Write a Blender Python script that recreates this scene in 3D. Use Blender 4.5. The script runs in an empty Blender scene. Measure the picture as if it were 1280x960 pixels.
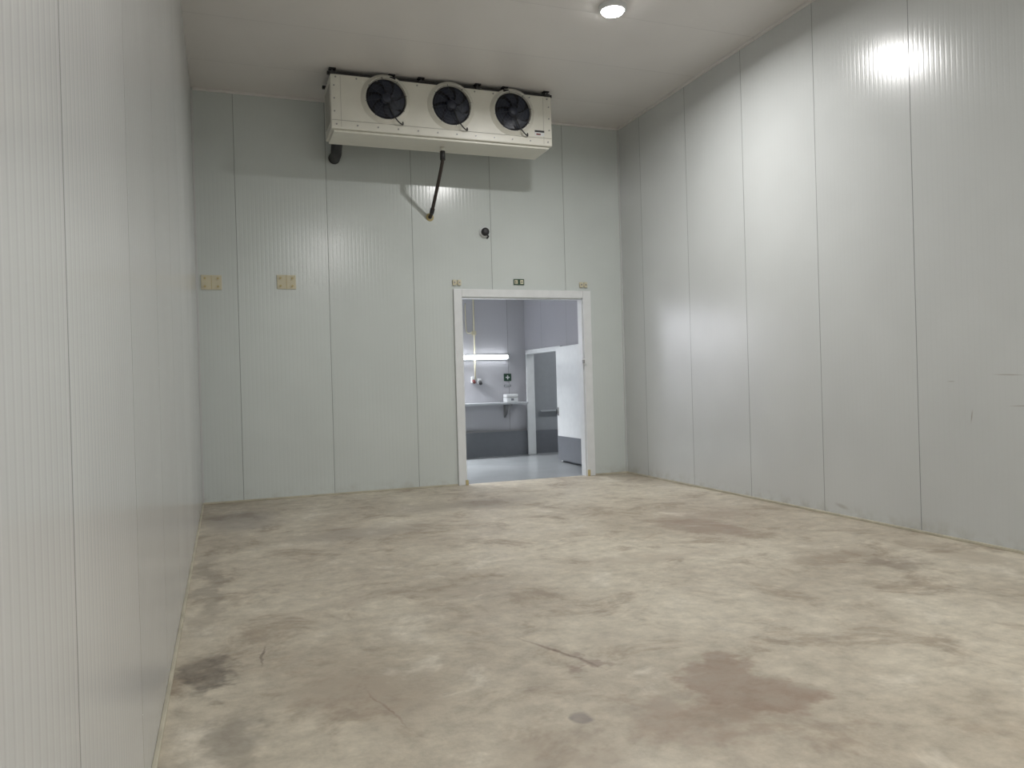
import bpy, bmesh, random
from math import *
from mathutils import Vector, Matrix
random.seed(3)
S=bpy.context.scene; COL=S.collection
try:
    S.view_settings.view_transform='Standard'; S.view_settings.look='None'; S.view_settings.exposure=0.04
except Exception: pass
D=10.3; XL=-0.289; XR=5.591; H=5.117; YB=-4.0

# ---------------- material helpers ----------------
class NT:
    def __init__(s,name):
        s.m=bpy.data.materials.new(name); s.m.use_nodes=True; s.t=s.m.node_tree
        s.t.nodes.clear()
        s.out=s.n('ShaderNodeOutputMaterial'); s.b=s.n('ShaderNodeBsdfPrincipled')
        s.l(s.b.outputs[0],s.out.inputs[0])
    def n(s,ty,**k):
        x=s.t.nodes.new(ty)
        for a,b in k.items(): setattr(x,a,b)
        return x
    def l(s,a,b): s.t.links.new(a,b)
    def val(s,sock,v):
        if hasattr(v,'links') or isinstance(v,bpy.types.NodeSocket): s.l(v,sock)
        else: sock.default_value=v
    def math(s,op,a,b=0.0,c=0.0,clamp=False):
        x=s.n('ShaderNodeMath',operation=op,use_clamp=clamp)
        s.val(x.inputs[0],a); s.val(x.inputs[1],b); s.val(x.inputs[2],c)
        return x.outputs[0]
    def pos(s): 
        return s.n('ShaderNodeNewGeometry').outputs['Position']
    def xyz(s,v):
        x=s.n('ShaderNodeSeparateXYZ'); s.l(v,x.inputs[0]); return x.outputs
    def comb(s,a,b,c):
        x=s.n('ShaderNodeCombineXYZ'); s.val(x.inputs[0],a);s.val(x.inputs[1],b);s.val(x.inputs[2],c); return x.outputs[0]
    def noise(s,vec,scale,detail=4,rough=.5,dist=0.0):
        x=s.n('ShaderNodeTexNoise'); s.l(vec,x.inputs['Vector']); x.inputs['Scale'].default_value=scale
        x.inputs['Detail'].default_value=detail; x.inputs['Roughness'].default_value=rough; x.inputs['Distortion'].default_value=dist
        return x
    def mapr(s,v,a,b,c,d,smooth=False):
        x=s.n('ShaderNodeMapRange'); 
        if smooth: x.interpolation_type='SMOOTHSTEP'
        s.l(v,x.inputs[0])
        for i,q in enumerate((a,b,c,d)): s.val(x.inputs[i+1],q)
        return x.outputs[0]
    def mix(s,f,a,b,mode='MIX'):
        x=s.n('ShaderNodeMix',data_type='RGBA',blend_type=mode)
        s.val(x.inputs[0],f)
        for i,q in ((6,a),(7,b)):
            if isinstance(q,tuple): x.inputs[i].default_value=(*q,1)
            else: s.l(q,x.inputs[i])
        return x.outputs[2]
    def ell(s,vec,c,ang_axis,ang,scale,strength,soft):
        mp=s.n('ShaderNodeMapping',vector_type='TEXTURE'); s.l(vec,mp.inputs[0])
        mp.inputs['Location'].default_value=c; r=[0,0,0]; r[ang_axis]=radians(ang)
        mp.inputs['Rotation'].default_value=r; mp.inputs['Scale'].default_value=scale
        ln=s.n('ShaderNodeVectorMath',operation='LENGTH'); s.l(mp.outputs[0],ln.inputs[0])
        return s.mapr(ln.outputs['Value'],1-soft,1.0,strength,0,True)
    def set(s,**k):
        for a,v in k.items():
            a=a.replace('_',' ')
            q=s.b.inputs[a]
            if isinstance(v,tuple) and len(v)==3: q.default_value=(*v,1)
            else: s.val(q,v)
    def bump(s,h,strength,dist):
        x=s.n('ShaderNodeBump'); x.inputs['Strength'].default_value=strength; x.inputs['Distance'].default_value=dist
        s.l(h,x.inputs['Height']); s.l(x.outputs[0],s.b.inputs['Normal'])

def plain(name,col,rough=.5,metal=0.0,var=.06,scale=9,spec=.5):
    m=NT(name); p=m.pos(); nz=m.noise(p,scale,1)
    dk=tuple(c*(1-var) for c in col); lt=tuple(min(1,c*(1+var)) for c in col)
    m.set(Base_Color=m.mix(nz.outputs[0],dk,lt),Metallic=metal,Roughness=rough)
    m.b.inputs['Specular IOR Level'].default_value=spec
    return m.m
def emis(name,col,st,sample=False):
    m=NT(name); m.set(Base_Color=col,Roughness=.4)
    m.b.inputs['Emission Color'].default_value=(*col,1); m.b.inputs['Emission Strength'].default_value=st
    try: m.m.cycles.emission_sampling='FRONT' if sample else 'NONE'
    except Exception: pass
    return m.m

def panel(name,axis,offset,pitch,col,rough=.2,rib=.05,ribd=.00028,joint=.006,jc=.48,spec=.5,dirt=True,scuffs=()):
    m=NT(name); p=m.pos(); c=m.xyz(p); a=c[axis]
    u=m.math('DIVIDE',m.math('SUBTRACT',a,offset-pitch*50),pitch)
    fr=m.math('FRACT',u); idx=m.math('FLOOR',u)
    d=m.math('MULTIPLY',m.math('MINIMUM',fr,m.math('SUBTRACT',1.0,fr)),pitch)
    jm=m.mapr(d,joint*.35,joint*.75,1,0,True)
    r=m.math('FRACT',m.math('DIVIDE',m.math('ADD',a,100),rib))
    rd=m.math('ABSOLUTE',m.math('SUBTRACT',r,.5))
    rm=m.mapr(rd,.04,.24,0,1,True)
    wn=m.n('ShaderNodeTexWhiteNoise',noise_dimensions='1D'); m.l(idx,wn.inputs['W'])
    tone=m.mapr(wn.outputs[0],0,1,.965,1.02)
    n1=m.noise(p,.9,2,.6)
    tone=m.math('MULTIPLY',tone,m.mapr(n1.outputs[0],.3,.7,.96,1.03))
    tone=m.math('MULTIPLY',tone,m.mapr(rm,0,1,.994,1))
    base=m.mix(1.0,col,m.comb(tone,tone,tone),'MULTIPLY')
    if dirt:
        n2=m.noise(p,5,3,.6)
        low=m.mapr(c[2],0,.18,1,0,True)
        g=m.math('MULTIPLY',low,m.mapr(n2.outputs[0],.45,.7,0,.5))
        base=m.mix(g,base,(.34,.32,.27))
    for cc,sc,ang,st in scuffs:
        base=m.mix(m.ell(p,cc,0,ang,sc,st,.8),base,(.25,.21,.16))
    base=m.mix(jm,base,tuple(k*jc for k in col))
    hgt=m.math('ADD',m.math('MULTIPLY',rm,ribd),m.math('MULTIPLY',m.math('SUBTRACT',1.0,jm),.003))
    hgt=m.math('ADD',hgt,m.math('MULTIPLY',n1.outputs[0],.005))
    m.set(Base_Color=base,Roughness=rough)
    m.b.inputs['Specular IOR Level'].default_value=spec
    m.bump(hgt,1.0,1.0)
    return m.m

M_back=panel('panel_back',0,.19,1.12,(.565,.605,.59))
M_right=panel('panel_right',1,8.53,1.15,(.56,.58,.575),rough=.21,spec=.5,scuffs=(
  ((XR,4.25,1.345),(1,.16,.007),2,.5),((XR,4.15,1.11),(1,.14,.006),-2,.45),((XR,4.57,1.02),(1,.008,.07),8,.6),
  ((XR,4.75,1.30),(1,.05,.006),0,.4),((XR,6.0,.10),(1,.12,.03),10,.35)))
M_left=panel('panel_left',1,1.76,1.15,(.565,.575,.575),ribd=.0003)
M_ceil=panel('panel_ceiling',1,9.4,1.15,(.72,.70,.68),rough=.35,rib=.05,jc=.8,joint=.006,dirt=False)
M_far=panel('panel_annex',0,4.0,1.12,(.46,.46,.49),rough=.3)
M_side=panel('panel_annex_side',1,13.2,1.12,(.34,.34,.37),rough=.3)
M_white=plain('white_frame',(.70,.72,.73),.35)
M_cab=plain('cabinet_cream',(.70,.69,.62),.38,var=.04)
M_cabd=plain('cabinet_dark',(.40,.39,.35),.5)  # darker cream for the cabinet seams and side panel
M_steel=plain('galvanised_steel',(.30,.30,.30),.45,.7)
M_blk=plain('black_rubber',(.018,.018,.02),.5)
M_fan=plain('fan_navy',(.014,.018,.035),.35)
M_fandk=plain('fan_painted_dark',(.006,.006,.009),.7)  # near-black for flat discs, painting in the shade of the fan openings
M_wire=plain('guard_wire',(.05,.055,.07),.4,.5)
M_beige=plain('beige_plate',(.58,.54,.40),.5)
M_foam=plain('foam_seal',(.50,.42,.22),.9)
M_rust=plain('brown_pipe',(.04,.03,.025),.6)
M_grey=plain('grey_plinth',(.17,.18,.20),.4)
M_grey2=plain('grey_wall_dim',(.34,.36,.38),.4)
M_green=plain('sign_green',(.02,.06,.035),.4)
M_red=plain('plug_red',(.16,.04,.035),.4)
M_bead=plain('sealant',(.46,.43,.34),.8,var=.3,scale=6)
M_conc2=plain('bench_grey',(.42,.44,.46),.35)

def floor_mat():
    m=NT('concrete_floor'); p=m.pos(); c=m.xyz(p)
    nbig=m.noise(p,.55,3,.6,.4); nmid=m.noise(p,1.7,5,.70,.5); nf=m.noise(p,8,5,.74)
    base=m.mix(m.mapr(nbig.outputs[0],.35,.65,0,1,True),(.405,.355,.28),(.55,.50,.405))
    base=m.mix(m.mapr(nmid.outputs[0],.50,.66,0,.7,True),base,(.285,.23,.17))
    base=m.mix(m.mapr(nmid.outputs[0],.30,.44,.65,0,True),base,(.65,.60,.505))
    t=m.mapr(nf.outputs[0],.3,.7,.76,1.20); base=m.mix(1.0,base,m.comb(t,t,t),'MULTIPLY')
    dn=m.noise(p,3.2,4,.68); dc=m.xyz(dn.outputs['Color'])
    def warp(ax,ay): return m.comb(m.math('ADD',c[0],m.math('MULTIPLY',m.math('SUBTRACT',dc[0],.5),ax)),m.math('ADD',c[1],m.math('MULTIPLY',m.math('SUBTRACT',dc[1],.5),ay)),0.0)
    V0=warp(.65,.95); V1=warp(.12,.12)
    kf=m.mapr(nf.outputs[0],.3,.62,.3,1)
    st=dict(b=base)
    def stain(cx,cy,rx,ry,ang,col,s,soft=.5,V=V0):
        k=m.ell(V,(cx,cy,0),2,ang,(rx,ry,1),s,soft)
        st['b']=m.mix(m.math('MULTIPLY',k,kf),st['b'],col)
    br=(.20,.13,.09)
    stain(2.15,2.95,.30,.42,0,br,.75,.4)
    stain(1.75,2.70,.34,.34,0,br,.5,.6)
    stain(4.15,6.2,.38,.65,20,br,.7,.5)
    stain(4.6,6.7,.6,.4,0,br,.45,.6)
    stain(1.66,3.5,.22,.10,-30,(.16,.10,.08),.65,.6)
    stain(4.53,4.34,.28,.22,0,(.15,.11,.08),.65,.6)
    stain(4.2,4.7,.6,.2,0,(.22,.16,.11),.5,.6)
    stain(5.2,4.6,.3,.9,0,(.22,.16,.11),.4,.7)
    stain(.15,8.8,.55,1.0,0,(.17,.145,.14),.65,.7)
    stain(-.1,4.12,.15,.34,0,(.10,.085,.07),.85,.6)
    stain(.0,3.3,.18,.4,0,(.10,.085,.07),.6,.8)
    stain(-.15,6.1,.14,1.6,0,(.17,.14,.11),.6,.7)
    stain(1.3,7.5,1.0,.5,10,(.20,.17,.15),.5,.8)
    stain(2.6,8.6,1.6,.5,10,(.22,.19,.16),.45,.8)
    stain(1.0,5.2,.9,.25,-10,(.25,.20,.155),.45,.8)
    stain(.55,3.6,.4,.7,20,(.26,.20,.15),.5,.8)
    stain(3.0,5.3,1.0,.25,0,(.25,.19,.14),.4,.8)
    stain(1.1,2.7,.35,.25,0,(.24,.19,.14),.4,.8)
    stain(1.35,2.94,.055,.07,0,(.15,.135,.13),.8,.4,V1)
    stain(1.58,3.68,.02,.42,20,(.13,.08,.06),.8,.8,V1)
    stain(.16,4.29,.012,.22,-8,(.12,.09,.07),.9,.7,V1)
    stain(.62,3.35,.010,.30,12,(.20,.13,.09),.6,.7,V1)
    m.set(Base_Color=st['b'],Roughness=m.mapr(nmid.outputs[0],.3,.7,.40,.58))
    h=m.math('ADD',m.math('MULTIPLY',nf.outputs[0],.003),m.math('MULTIPLY',nbig.outputs[0],.01))
    m.bump(h,1.0,1.0)
    return m.m
M_floor=floor_mat()
def floor2_mat():
    m=NT('grey_resin_floor'); p=m.pos(); n=m.noise(p,.9,3,.55,.3)
    b=m.mix(m.mapr(n.outputs[0],.3,.7,0,1),(.27,.29,.30),(.35,.37,.38))
    m.set(Base_Color=b,Roughness=.22); return m.m
M_floor2=floor2_mat()

# ---------------- geometry helpers ----------------
class MB:
    """mesh builder with material slots"""
    def __init__(s,name): s.name=name; s.bm=bmesh.new(); s.mats=[]
    def mi(s,m):
        if m not in s.mats: s.mats.append(m)
        return s.mats.index(m)
    def box(s,x0,x1,y0,y1,z0,z1,m,bev=0.0):
        t=bmesh.new(); bmesh.ops.create_cube(t,size=1)
        for v in t.verts: v.co=Vector(((x0+x1)/2+v.co.x*(x1-x0),(y0+y1)/2+v.co.y*(y1-y0),(z0+z1)/2+v.co.z*(z1-z0)))
        if bev>0: bmesh.ops.bevel(t,geom=t.edges[:],offset=bev,segments=2,affect='EDGES',profile=.6)
        s.merge(t,m)
    def merge(s,t,m,smooth=False):
        i=s.mi(m); vm={}
        for v in t.verts: vm[v]=s.bm.verts.new(v.co)
        for f in t.faces:
            try: nf=s.bm.faces.new([vm[v] for v in f.verts])
            except ValueError: continue
            nf.material_index=i; nf.smooth=smooth
        t.free()
    def cyl(s,p,q,r,m,seg=24,r2=None,smooth=True,caps=True):
        p=Vector(p);q=Vector(q);d=q-p; t=bmesh.new()
        bmesh.ops.create_cone(t,cap_ends=caps,segments=seg,radius1=r,radius2=r if r2 is None else r2,depth=d.length)
        rot=Vector((0,0,1)).rotation_difference(d.normalized()).to_matrix().to_4x4()
        bmesh.ops.transform(t,matrix=Matrix.Translation((p+q)/2)@rot,verts=t.verts)
        i=s.mi(m); vm={}
        for v in t.verts: vm[v]=s.bm.verts.new(v.co)
        for f in t.faces:
            nf=s.bm.faces.new([vm[v] for v in f.verts]); nf.material_index=i; nf.smooth=smooth and len(f.verts)==4
        t.free()
    def lathe(s,c,prof,m,seg=48,axis='y'):
        i=s.mi(m); rings=[]
        for r,o in prof:
            ring=[]
            for k in range(seg):
                a=2*pi*k/seg
                if axis=='y': co=(c[0]+r*cos(a),c[1]+o,c[2]+r*sin(a))
                else: co=(c[0]+r*cos(a),c[1]+r*sin(a),c[2]+o)
                ring.append(s.bm.verts.new(co))
            rings.append(ring)
        for a,b in zip(rings,rings[1:]):
            for k in range(seg):
                f=s.bm.faces.new((a[k],a[(k+1)%seg],b[(k+1)%seg],b[k])); f.material_index=i; f.smooth=True
    def tube(s,pts,r,m,seg=12):
        pts=[Vector(p) for p in pts]; i=s.mi(m); rings=[]
        up=None
        for k,p in enumerate(pts):
            d=(pts[min(k+1,len(pts)-1)]-pts[max(k-1,0)]).normalized()
            if up is None: up=d.orthogonal().normalized()
            up=(up-d*up.dot(d)).normalized(); sd=d.cross(up)
            rings.append([s.bm.verts.new(p+(up*cos(2*pi*j/seg)+sd*sin(2*pi*j/seg))*r) for j in range(seg)])
        for a,b in zip(rings,rings[1:]):
            for j in range(seg):
                f=s.bm.faces.new((a[j],a[(j+1)%seg],b[(j+1)%seg],b[j])); f.material_index=i; f.smooth=True
        for rr in (rings[0],rings[-1]):
            f=s.bm.faces.new(rr); f.material_index=i
    def done(s,parent=None):
        bmesh.ops.recalc_face_normals(s.bm,faces=s.bm.faces[:])
        me=bpy.data.meshes.new(s.name); s.bm.to_mesh(me); s.bm.free()
        for m in s.mats: me.materials.append(m)
        o=bpy.data.objects.new(s.name,me); COL.objects.link(o)
        if parent: o.parent=parent
        return o
def empty(name,loc=(0,0,0)):
    e=bpy.data.objects.new(name,None); e.empty_display_size=.2; COL.objects.link(e); return e
def curve(pts,n=8):
    P=[Vector(p) for p in pts]; P=[P[0]*2-P[1]]+P+[P[-1]*2-P[-2]]; out=[]
    for i in range(1,len(P)-2):
        for k in range(n):
            t=k/n; a,b,c,d=P[i-1:i+3]
            out.append(.5*((2*b)+(c-a)*t+(2*a-5*b+4*c-d)*t*t+(3*b-a-3*c+d)*t**3))
    out.append(P[-2]); return out

T=.12
# ---------------- shell ----------------
b=MB('floor'); b.box(XL-T,XR+T,YB-T,D+.06,-.15,0,M_floor); b.done()
b=MB('floor_annex'); b.box(-2.6,9.2,D+.06,14.6,-.15,0,M_floor2); b.done()
b=MB('ceiling'); b.box(XL-T,XR+T,YB-T,D+T,H,H+.12,M_ceil); b.done()
b=MB('wall_left'); b.box(XL-T,XL,YB-T,D+T,0,H,M_left); b.done()
b=MB('wall_right'); b.box(XR,XR+T,YB-T,D+T,0,H,M_right); b.done()
b=MB('wall_front'); b.box(XL,XR,YB-T,YB,0,H,M_back); b.done()
DX0,DX1,DZ=3.09,4.925,2.585
b=MB('wall_back')
b.box(XL,DX0,D,D+T,0,H,M_back); b.box(DX1,XR,D,D+T,0,H,M_back); b.box(DX0,DX1,D,D+T,DZ,H,M_back); b.done()
# annex shell
AY=14.05; AX=5.47; H2=3.7; AL=-1.5
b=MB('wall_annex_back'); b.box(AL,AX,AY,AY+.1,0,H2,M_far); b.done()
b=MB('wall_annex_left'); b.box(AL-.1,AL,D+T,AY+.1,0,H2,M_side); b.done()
OY0,OY1,OZ=12.36,13.93,1.93
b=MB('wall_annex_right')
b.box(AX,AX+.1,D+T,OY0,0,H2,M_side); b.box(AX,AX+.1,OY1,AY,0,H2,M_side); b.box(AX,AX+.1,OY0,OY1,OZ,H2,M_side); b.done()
b=MB('ceiling_annex'); b.box(AL-.1,9.0,D+T,14.5,H2,H2+.1,M_ceil); b.done()
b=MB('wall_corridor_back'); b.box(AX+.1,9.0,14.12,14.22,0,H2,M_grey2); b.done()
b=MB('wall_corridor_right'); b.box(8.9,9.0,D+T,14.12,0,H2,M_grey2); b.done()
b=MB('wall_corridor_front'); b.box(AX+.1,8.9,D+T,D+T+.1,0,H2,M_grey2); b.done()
b=MB('baseboard_annex_back'); b.box(AL,AX,AY-.06,AY,0,.46,M_grey); b.box(AL,AX-.04,AY-.075,AY-.001,.46,.485,M_steel); b.done()
b=MB('baseboard_corridor'); b.box(AX+.14,8.9,14.07,14.12,0,.44,M_grey); b.done()
b=MB('baseboard_annex_right'); b.box(AX-.03,AX,D+T,OY0-.07,0,.43,M_grey); b.done()
b=MB('baseboard_left'); b.box(XL,XL+.018,YB,D,0,.022,M_bead,.004); b.done()
b=MB('baseboard_right'); b.box(XR-.018,XR,YB,D,0,.022,M_bead,.004); b.done()
b=MB('baseboard_back'); b.box(XL+.018,DX0-.12,D-.018,D,0,.022,M_bead,.004); b.box(DX1+.12,XR-.018,D-.018,D,0,.022,M_bead,.004); b.done()
b=MB('trim_1'); b.box(XL,XL+.02,D-.02,D,.022,H,M_left,.003); b.done()
b=MB('trim_2'); b.box(XR-.02,XR,D-.02,D,.022,H,M_right,.003); b.done()
b=MB('trim_3'); b.box(XR-.03,XR,YB,D-.02,H-.03,H,M_ceil,.004); b.done()
b=MB('trim_4'); b.box(XL+.02,XR-.03,D-.03,D,H-.03,H,M_ceil,.004); b.done()

f=empty('door_1')
def part(n,fn,p):
    q=MB(n); fn(q); return q.done(p)
part('jamb_left',lambda q:(q.box(DX0-.115,DX0,D-.035,D,0,DZ+.11,M_white,.006),q.box(DX0-.004,DX0+.012,D,D+T+.02,0,DZ,M_white)),f)
part('jamb_right',lambda q:(q.box(DX1,DX1+.125,D-.035,D,0,DZ+.11,M_white,.006),q.box(DX1-.012,DX1+.004,D,D+T+.02,0,DZ,M_white)),f)
part('head',lambda q:(q.box(DX0,DX1,D-.035,D,DZ,DZ+.11,M_white,.006),q.box(DX0,DX1,D,D+T+.02,DZ-.012,DZ+.004,M_white)),f)
part('latch_keeper',lambda q:(q.box(DX1-.05,DX1+.02,D-.06,D-.02,1.62,1.71,M_white,.008),q.box(DX1-.05,DX1-.02,D-.08,D-.05,1.64,1.69,M_steel,.004)),f)
part('hinge_feet',lambda q:(q.box(DX0-.02,DX0+.02,D-.05,D-.03,.0,.07,M_foam,.006),q.box(DX1-.0,DX1+.04,D-.05,D-.03,0,.09,M_foam,.006)),f)

f=empty('door_2')
part('frame',lambda q:(q.box(AX-.03,AX+.13,OY1-.012,OY1+.03,0.0,OZ+.07,M_white,.006),q.box(AX-.03,AX+.13,OY0-.06,OY0+.012,0,OZ+.07,M_white,.006),q.box(AX-.03,AX+.13,OY0+.012,OY1-.012,OZ-.012,OZ+.07,M_white,.006)),f)
part('leaf',lambda q:(q.box(AX-.10,AX-.035,11.1,OY0-.02,.45,OZ+.05,M_white,.008),q.box(AX-.105,AX-.035,11.1,OY0-.02,.04,.45,M_grey,.006)),f)
part('handle',lambda q:(q.box(AX-.11,AX-.10,12.27,12.31,.80,.94,M_steel,.003),q.cyl((AX-.13,12.29,.83),(AX-.13,12.29,.91),.010,M_blk)),f)
b=MB('reflected_line_rail'); b.box(AX+.3,8.9,14.05,14.12,.80,.83,M_conc2,.01); b.done()  # pale rail stands in for a thin reflected line of light

# ---------------- evaporator unit ----------------
UX0,UX1,UY0,UY1,UZ0,UZ1=1.25,4.04,9.2,9.75,4.41,5.045
u=empty('evaporator_unit')
q=MB('cabinet')
q.box(UX0,UX1,UY0,UY1,UZ0,UZ1,M_cab,.012)
for x in (UX0+.115,UX1-.115): q.box(x-.002,x+.002,UY0-.002,UY0+.004,UZ0+.02,UZ1-.02,M_cabd)
q.box(UX0+.01,UX1-.01,UY0-.006,UY0,UZ0+.095,UZ0+.10,M_cabd)
for i in range(12):
    x=UX0+.06+i*(UX1-UX0-.12)/11
    for z in (UZ0+.05,UZ1-.035): q.cyl((x,UY0-.006,z),(x,UY0+.002,z),.010,M_steel,10)
for z in (UZ0+.2,UZ0+.35,UZ0+.5):
    for x in (UX0+.04,UX1-.04): q.cyl((x,UY0-.006,z),(x,UY0+.002,z),.009,M_steel,10)
q.box(UX0-.004,UX0+.002,UY0+.08,UY1-.08,UZ0+.1,UZ1-.1,M_cabd,.0)
q.done(u)
q=MB('drain_tray')
q.box(UX0+.03,UX1-.03,UY0+.04,UY1-.02,UZ0-.03,UZ0,M_cab,.010)
q.cyl((2.66,9.50,UZ0-.08),(2.66,9.50,UZ0-.03),.03,M_cab)
q.done(u)
q=MB('hanger_rails')
q.box(UX0-.03,UX1+.02,UY0+.02,UY0+.06,UZ1,UZ1+.035,M_blk,.003)
q.box(UX0-.03,UX1+.02,UY1-.06,UY1-.02,UZ1,UZ1+.035,M_blk,.003)
for x in (UX0+.03,1.98,2.34,3.06,3.42,UX1-.06):
    q.box(x-.035,x+.035,UY0-.02,UY0+.08,UZ1,UZ1+.03,M_blk,.004)
    for y in (UY0+.04,UY1-.04): q.cyl((x,y,UZ1),(x,y,H),.010,M_steel,8)
    q.box(x-.04,x+.04,UY0,UY0+.08,H-.012,H,M_blk,.002)
q.done(u)
for k,(fx) in enumerate((1.895,2.70,3.50)):
    fz=4.80; R=.242
    q=MB('fan_shroud_%d'%(k+1))
    c=(fx,UY0,fz)
    q.lathe(c,[(R+.055,0),(R+.052,-.008),(R+.024,-.012),(R+.018,-.03),(R+.010,-.042),(R,-.036),(R-.004,-.02),(R-.004,-.003)],M_cab,64)
    q.lathe(c,[(R-.002,-.004),(.001,-.004)],M_fandk,48)
    q.done(u)
    q=MB('fan_rotor_%d'%(k+1))
    q.lathe((fx,UY0,fz),[(.001,-.036),(.045,-.036),(.065,-.03),(.07,-.006)],M_fan,32)
    nb=7; mi=q.mi(M_fan); a0=random.random()
    for j in range(nb):
        A=a0+2*pi*j/nb; rows=[]
        for s in range(8):
            r=.06+(R-.02-.06)*s/7; sweep=.55*(s/7)**1.3; w=.30+.10*sin(pi*s/7)
            row=[]
            for e,(da,off) in enumerate(((-w,-.008),(0,-.02),(w,-.032))):
                aa=A+sweep+da; row.append(q.bm.verts.new((fx+r*cos(aa),UY0+off,fz+r*sin(aa))))
            rows.append(row)
        for r0,r1 in zip(rows,rows[1:]):
            for e in range(2):
                ff=q.bm.faces.new((r0[e],r0[e+1],r1[e+1],r1[e])); ff.material_index=mi; ff.smooth=True
    q.done(u)
    q=MB('fan_guard_%d'%(k+1))
    for r in (.06,.10,.14,.18,.215,.24):
        pts=[(fx+r*cos(2*pi*t/48),UY0-.046-.012*(1-r/.25),fz+r*sin(2*pi*t/48)) for t in range(49)]
        q.tube(pts,.0018,M_wire,5)
    for j in range(8):
        a=2*pi*j/8+.2
        q.tube([(fx+.06*cos(a),UY0-.055,fz+.06*sin(a)),(fx+.256*cos(a),UY0-.044,fz+.256*sin(a))],.0025,M_wire,5)
    q.lathe((fx,UY0-.056,fz),[(.001,-.004),(.05,-.004),(.055,0),(.055,.006)],M_fan,24)
    q.done(u)
    q=MB('fan_cable_%d'%(k+1))
    q.tube(curve([(fx+.02,UY0-.05,fz-.05),(fx+.06,UY0-.06,fz-.17),(fx+.13,UY0-.06,fz-.265),(fx+.19,UY0-.03,fz-.29),(fx+.20,UY0,fz-.25)]),.008,M_blk,8)
    q.done(u)
q=MB('rating_label'); q.box(3.80,3.93,UY0-.004,UY0,4.53,4.60,M_white); q.box(3.80,3.93,UY0-.006,UY0-.002,4.575,4.60,M_blk); q.box(3.82,3.88,UY0-.006,UY0-.002,4.54,4.56,M_red);q.done(u)
q=MB('refrigerant_pipe')
q.tube(curve([(1.40,9.72,4.48),(1.40,9.80,4.46),(1.405,9.95,4.39),(1.42,10.1,4.37),(1.42,D,4.37)]),.068,M_blk,20)
q.cyl((1.42,D-.02,4.37),(1.42,D,4.37),.074,M_blk)
q.done(u)
q=MB('drain_pipe')
q.tube(curve([(2.66,9.50,4.33),(2.66,9.50,4.24),(2.662,9.54,4.19),(2.67,9.75,4.03),(2.68,10.16,3.73),(2.68,10.24,3.68),(2.68,D,3.665)],6),.023,M_rust,14)
q.cyl((2.66,9.5,4.22),(2.66,9.5,4.33),.033,M_blk)
q.cyl((2.68,10.14,3.745),(2.68,10.20,3.70),.03,M_blk)
q.lathe((2.68,D,3.665),[(.055,0),(.05,-.012),(.03,-.02)],M_foam,20)
q.done(u)

s=empty('wall_camera')
q=MB('collar'); q.lathe((3.45,D,3.49),[(.075,0),(.075,-.02),(.06,-.035),(.04,-.035)],M_white,32); q.done(s)
q=MB('body'); q.lathe((3.45,D,3.49),[(.055,-.03),(.055,-.07),(.045,-.09),(.02,-.095),(.001,-.095)],M_blk,32); q.tube(curve([(3.47,D-.05,3.45),(3.50,D-.04,3.43),(3.49,D,3.41)]),.010,M_blk,8); q.done(s)

for x0,x1,z0,z1 in ((-.235,.005,2.64,2.82),(.66,.895,2.66,2.84)):
    s=MB('wall_fixing_plate')
    s.box(x0,x1,D-.012,D,z0,z1,M_beige,.004)
    for x in (x0+.045,x1-.045):
        for z in (z0+.04,z1-.04):
            s.cyl((x,D-.016,z),(x,D-.012,z),.030,M_beige,20); s.cyl((x,D-.026,z),(x,D-.015,z),.015,M_foam,6,smooth=False)
    s.box((x0+x1)/2-.003,(x0+x1)/2+.003,D-.014,D-.011,z0+.005,z1-.005,M_foam)
    s.done()
for x0,x1,z0,z1 in ((2.97,3.09,2.745,2.82),(4.885,5.005,2.745,2.82)):
    s=MB('door_track_bracket')
    s.box(x0,x0+.05,D-.03,D,z0,z1,M_beige,.005); s.box(x1-.05,x1,D-.03,D,z0,z1,M_beige,.005); s.box(x0,x1,D-.012,D,z0+.02,z1-.02,M_beige)
    for x in (x0+.025,x1-.025): s.cyl((x,D-.036,(z0+z1)/2),(x,D-.028,(z0+z1)/2),.012,M_steel,8)
    s.done()
s=MB('exit_sign'); s.box(3.865,4.025,D-.012,D,2.765,2.85,M_green,.003)
s.box(3.88,3.925,D-.014,D-.010,2.78,2.835,M_beige); s.box(3.965,4.01,D-.014,D-.010,2.78,2.835,M_beige)
s.box(3.892,3.902,D-.016,D-.012,2.785,2.825,M_green); s.box(3.975,4.0,D-.016,D-.012,2.80,2.812,M_green); s.done()

# ---------------- annex contents ----------------
s=empty('work_counter')
AZ=AY-.002
q=MB('top'); q.box(2.6,5.33,13.58,AZ,.985,1.02,M_conc2,.006); q.done(s)
q=MB('brackets')
for x in (3.1,4.1,5.02):
    q.box(x-.02,x+.02,AZ-.035,AZ,.72,.985,M_steel,.003); q.box(x-.02,x+.02,13.66,AZ,.955,.985,M_steel,.003)
    q.tube([(x,13.74,.965),(x,AY-.03,.74)],.016,M_steel,6)
q.done(s)
s=MB('dispenser_box'); s.box(4.97,5.20,13.78,13.98,1.02,1.17,M_white,.015); s.box(4.965,5.205,13.775,13.985,1.11,1.118,M_steel,.002); s.box(5.06,5.11,13.77,13.78,1.05,1.09,M_grey); s.done()
s=MB('first_aid_sign'); s.box(5.02,5.17,AY-.01,AY,1.42,1.56,M_green,.002); s.box(5.085,5.105,AY-.013,AY-.01,1.45,1.53,M_white); s.box(5.055,5.135,AY-.013,AY-.01,1.48,1.50,M_white); s.done()
s=MB('notice_sign'); s.box(5.02,5.16,AY-.008,AY,1.31,1.35,M_grey,.001);s.box(5.03,5.15,AY-.010,AY-.006,1.325,1.335,M_white); s.done()
s=empty('socket_outlets')
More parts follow.
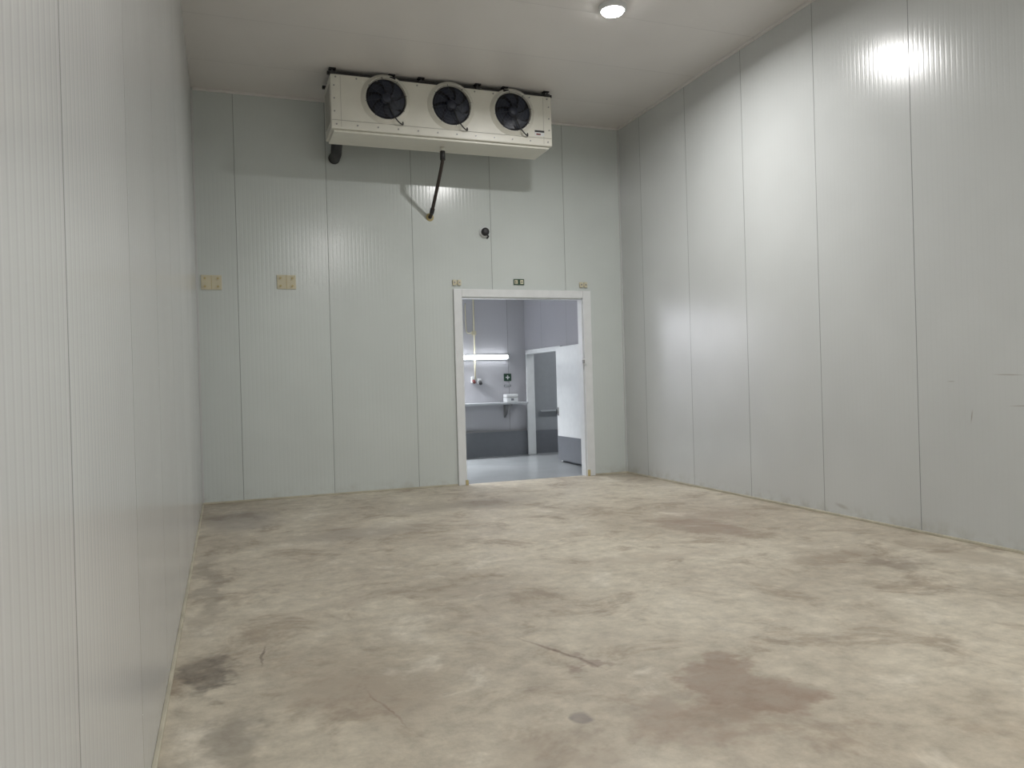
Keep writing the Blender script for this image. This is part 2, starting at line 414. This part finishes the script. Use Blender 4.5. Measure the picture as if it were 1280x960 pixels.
q=MB('box_red'); q.box(4.36,4.42,AY-.07,AY,1.40,1.52,M_white,.01); q.cyl((4.39,AY-.07,1.44),(4.39,AY-.13,1.41),.028,M_red); q.done(s)
q=MB('box_black'); q.box(4.48,4.55,AY-.07,AY,1.38,1.48,M_white,.01); q.cyl((4.515,AY-.07,1.42),(4.515,AY-.13,1.38),.03,M_blk); q.done(s)
q=MB('conduit'); q.cyl((4.44,AY-.03,1.95),(4.44,AY-.03,H2),.014,M_beige,10); q.cyl((4.44,AY-.03,1.45),(4.44,AY-.03,1.83),.014,M_beige,10); q.box(4.40,4.48,AY-.05,AY,2.30,2.38,M_beige,.008); q.tube(curve([(4.40,AY-.03,2.34),(4.3,AY-.03,2.36),(4.28,AY-.03,2.6),(4.28,AY-.03,2.9)]),.010,M_beige,8); q.done(s)
M_tube=emis('tube_glow',(.95,.98,1.0),5)
M_tubew=emis('tube_glow_wall',(.95,.98,1.0),10,True)
s=empty('wall_tube_light')
q=MB('batten'); q.box(3.7,5.12,AY-.03,AY,1.83,1.93,M_white,.008); q.done(s)
q=MB('tube'); q.cyl((3.74,AY-.062,1.88),(5.09,AY-.062,1.88),.028,M_tubew,12); q.box(3.7,3.74,AY-.092,AY-.03,1.85,1.91,M_white,.004);q.box(5.09,5.12,AY-.092,AY-.03,1.85,1.91,M_white,.004); q.done(s)

# ---------------- lights ----------------
M_lamp=emis('lamp_glow',(1,.99,.97),30)
M_lampb=emis('lamp_bright',(.97,.98,1.0),14)
def area(name,loc,w,h,power,col,parent=None,shape='RECTANGLE',spread=180):
    L=bpy.data.lights.new(name,'AREA'); L.shape=shape; L.size=w
    if shape in('RECTANGLE','ELLIPSE'): L.size_y=h
    L.energy=power; L.color=col; L.spread=radians(spread)
    o=bpy.data.objects.new(name,L); o.location=loc; COL.objects.link(o)
    if parent: o.parent=parent
    return o
def ceiling_lamp(x,y,power,spread=180):
    e=empty('ceiling_lamp')
    q=MB('housing'); q.lathe((x,y,H),[(.001,-.045),(.125,-.045),(.14,-.03),(.14,0)],M_white,40,'z'); q.done(e)
    q=MB('diffuser'); q.lathe((x,y,H),[(.115,-.045),(.10,-.065),(.06,-.08),(.001,-.084)],M_lamp,40,'z'); q.done(e)
    area('led',(x,y,H-.09),.17,.17,power,(1,.985,.97),e,'DISK',spread)
ceiling_lamp(3.74,6.93,108,170)
ceiling_lamp(2.65,.3,118)
ceiling_lamp(2.65,-2.6,130)
def batten(x,y,power,z=H2,L=1.5,r=.02,mt=None,spread=180):
    e=empty('ceiling_tube_light')
    q=MB('housing'); q.box(x-L/2,x+L/2,y-.06-r,y+.06+r,z-.07,z,M_white,.01)
    if z<H2:
        for dx in (-.5,.5): q.cyl((x+dx,y,z),(x+dx,y,H2),.006,M_steel,6)
    q.done(e)
    q=MB('tube'); q.cyl((x-L/2+.03,y,z-.07-r),(x+L/2-.03,y,z-.07-r),r,mt or M_tube,12); q.done(e)
    area('led',(x,y,z-.08-2*r),L,.08,power,(.96,.975,1.0),e,'RECTANGLE',spread)
batten(1.75,13.5,270,3.3,2.5,.04,M_lampb,130); batten(4.1,12.0,4); batten(7.3,12.4,48)

w=bpy.data.worlds.new('world'); S.world=w; w.use_nodes=True
w.node_tree.nodes['Background'].inputs[0].default_value=(.5,.55,.6,1); w.node_tree.nodes['Background'].inputs[1].default_value=.05

# ---------------- camera ----------------
yaw,pit,rol,fpx,ch=.3535,-.0024,.0283,974.15,1.3956
F=Vector((sin(yaw)*cos(pit),cos(yaw)*cos(pit),sin(pit))); R0=Vector((cos(yaw),-sin(yaw),0)); U0=R0.cross(F)
r=R0*cos(rol)-U0*sin(rol); up=R0*sin(rol)+U0*cos(rol)
cd=bpy.data.cameras.new('camera'); cd.sensor_fit='HORIZONTAL'; cd.sensor_width=36; cd.lens=fpx/1280*36; cd.clip_start=.02
co=bpy.data.objects.new('camera',cd); COL.objects.link(co)
Mx=Matrix((r,up,-F)).transposed().to_4x4(); Mx.translation=Vector((0,0,ch)); co.matrix_world=Mx
S.camera=co
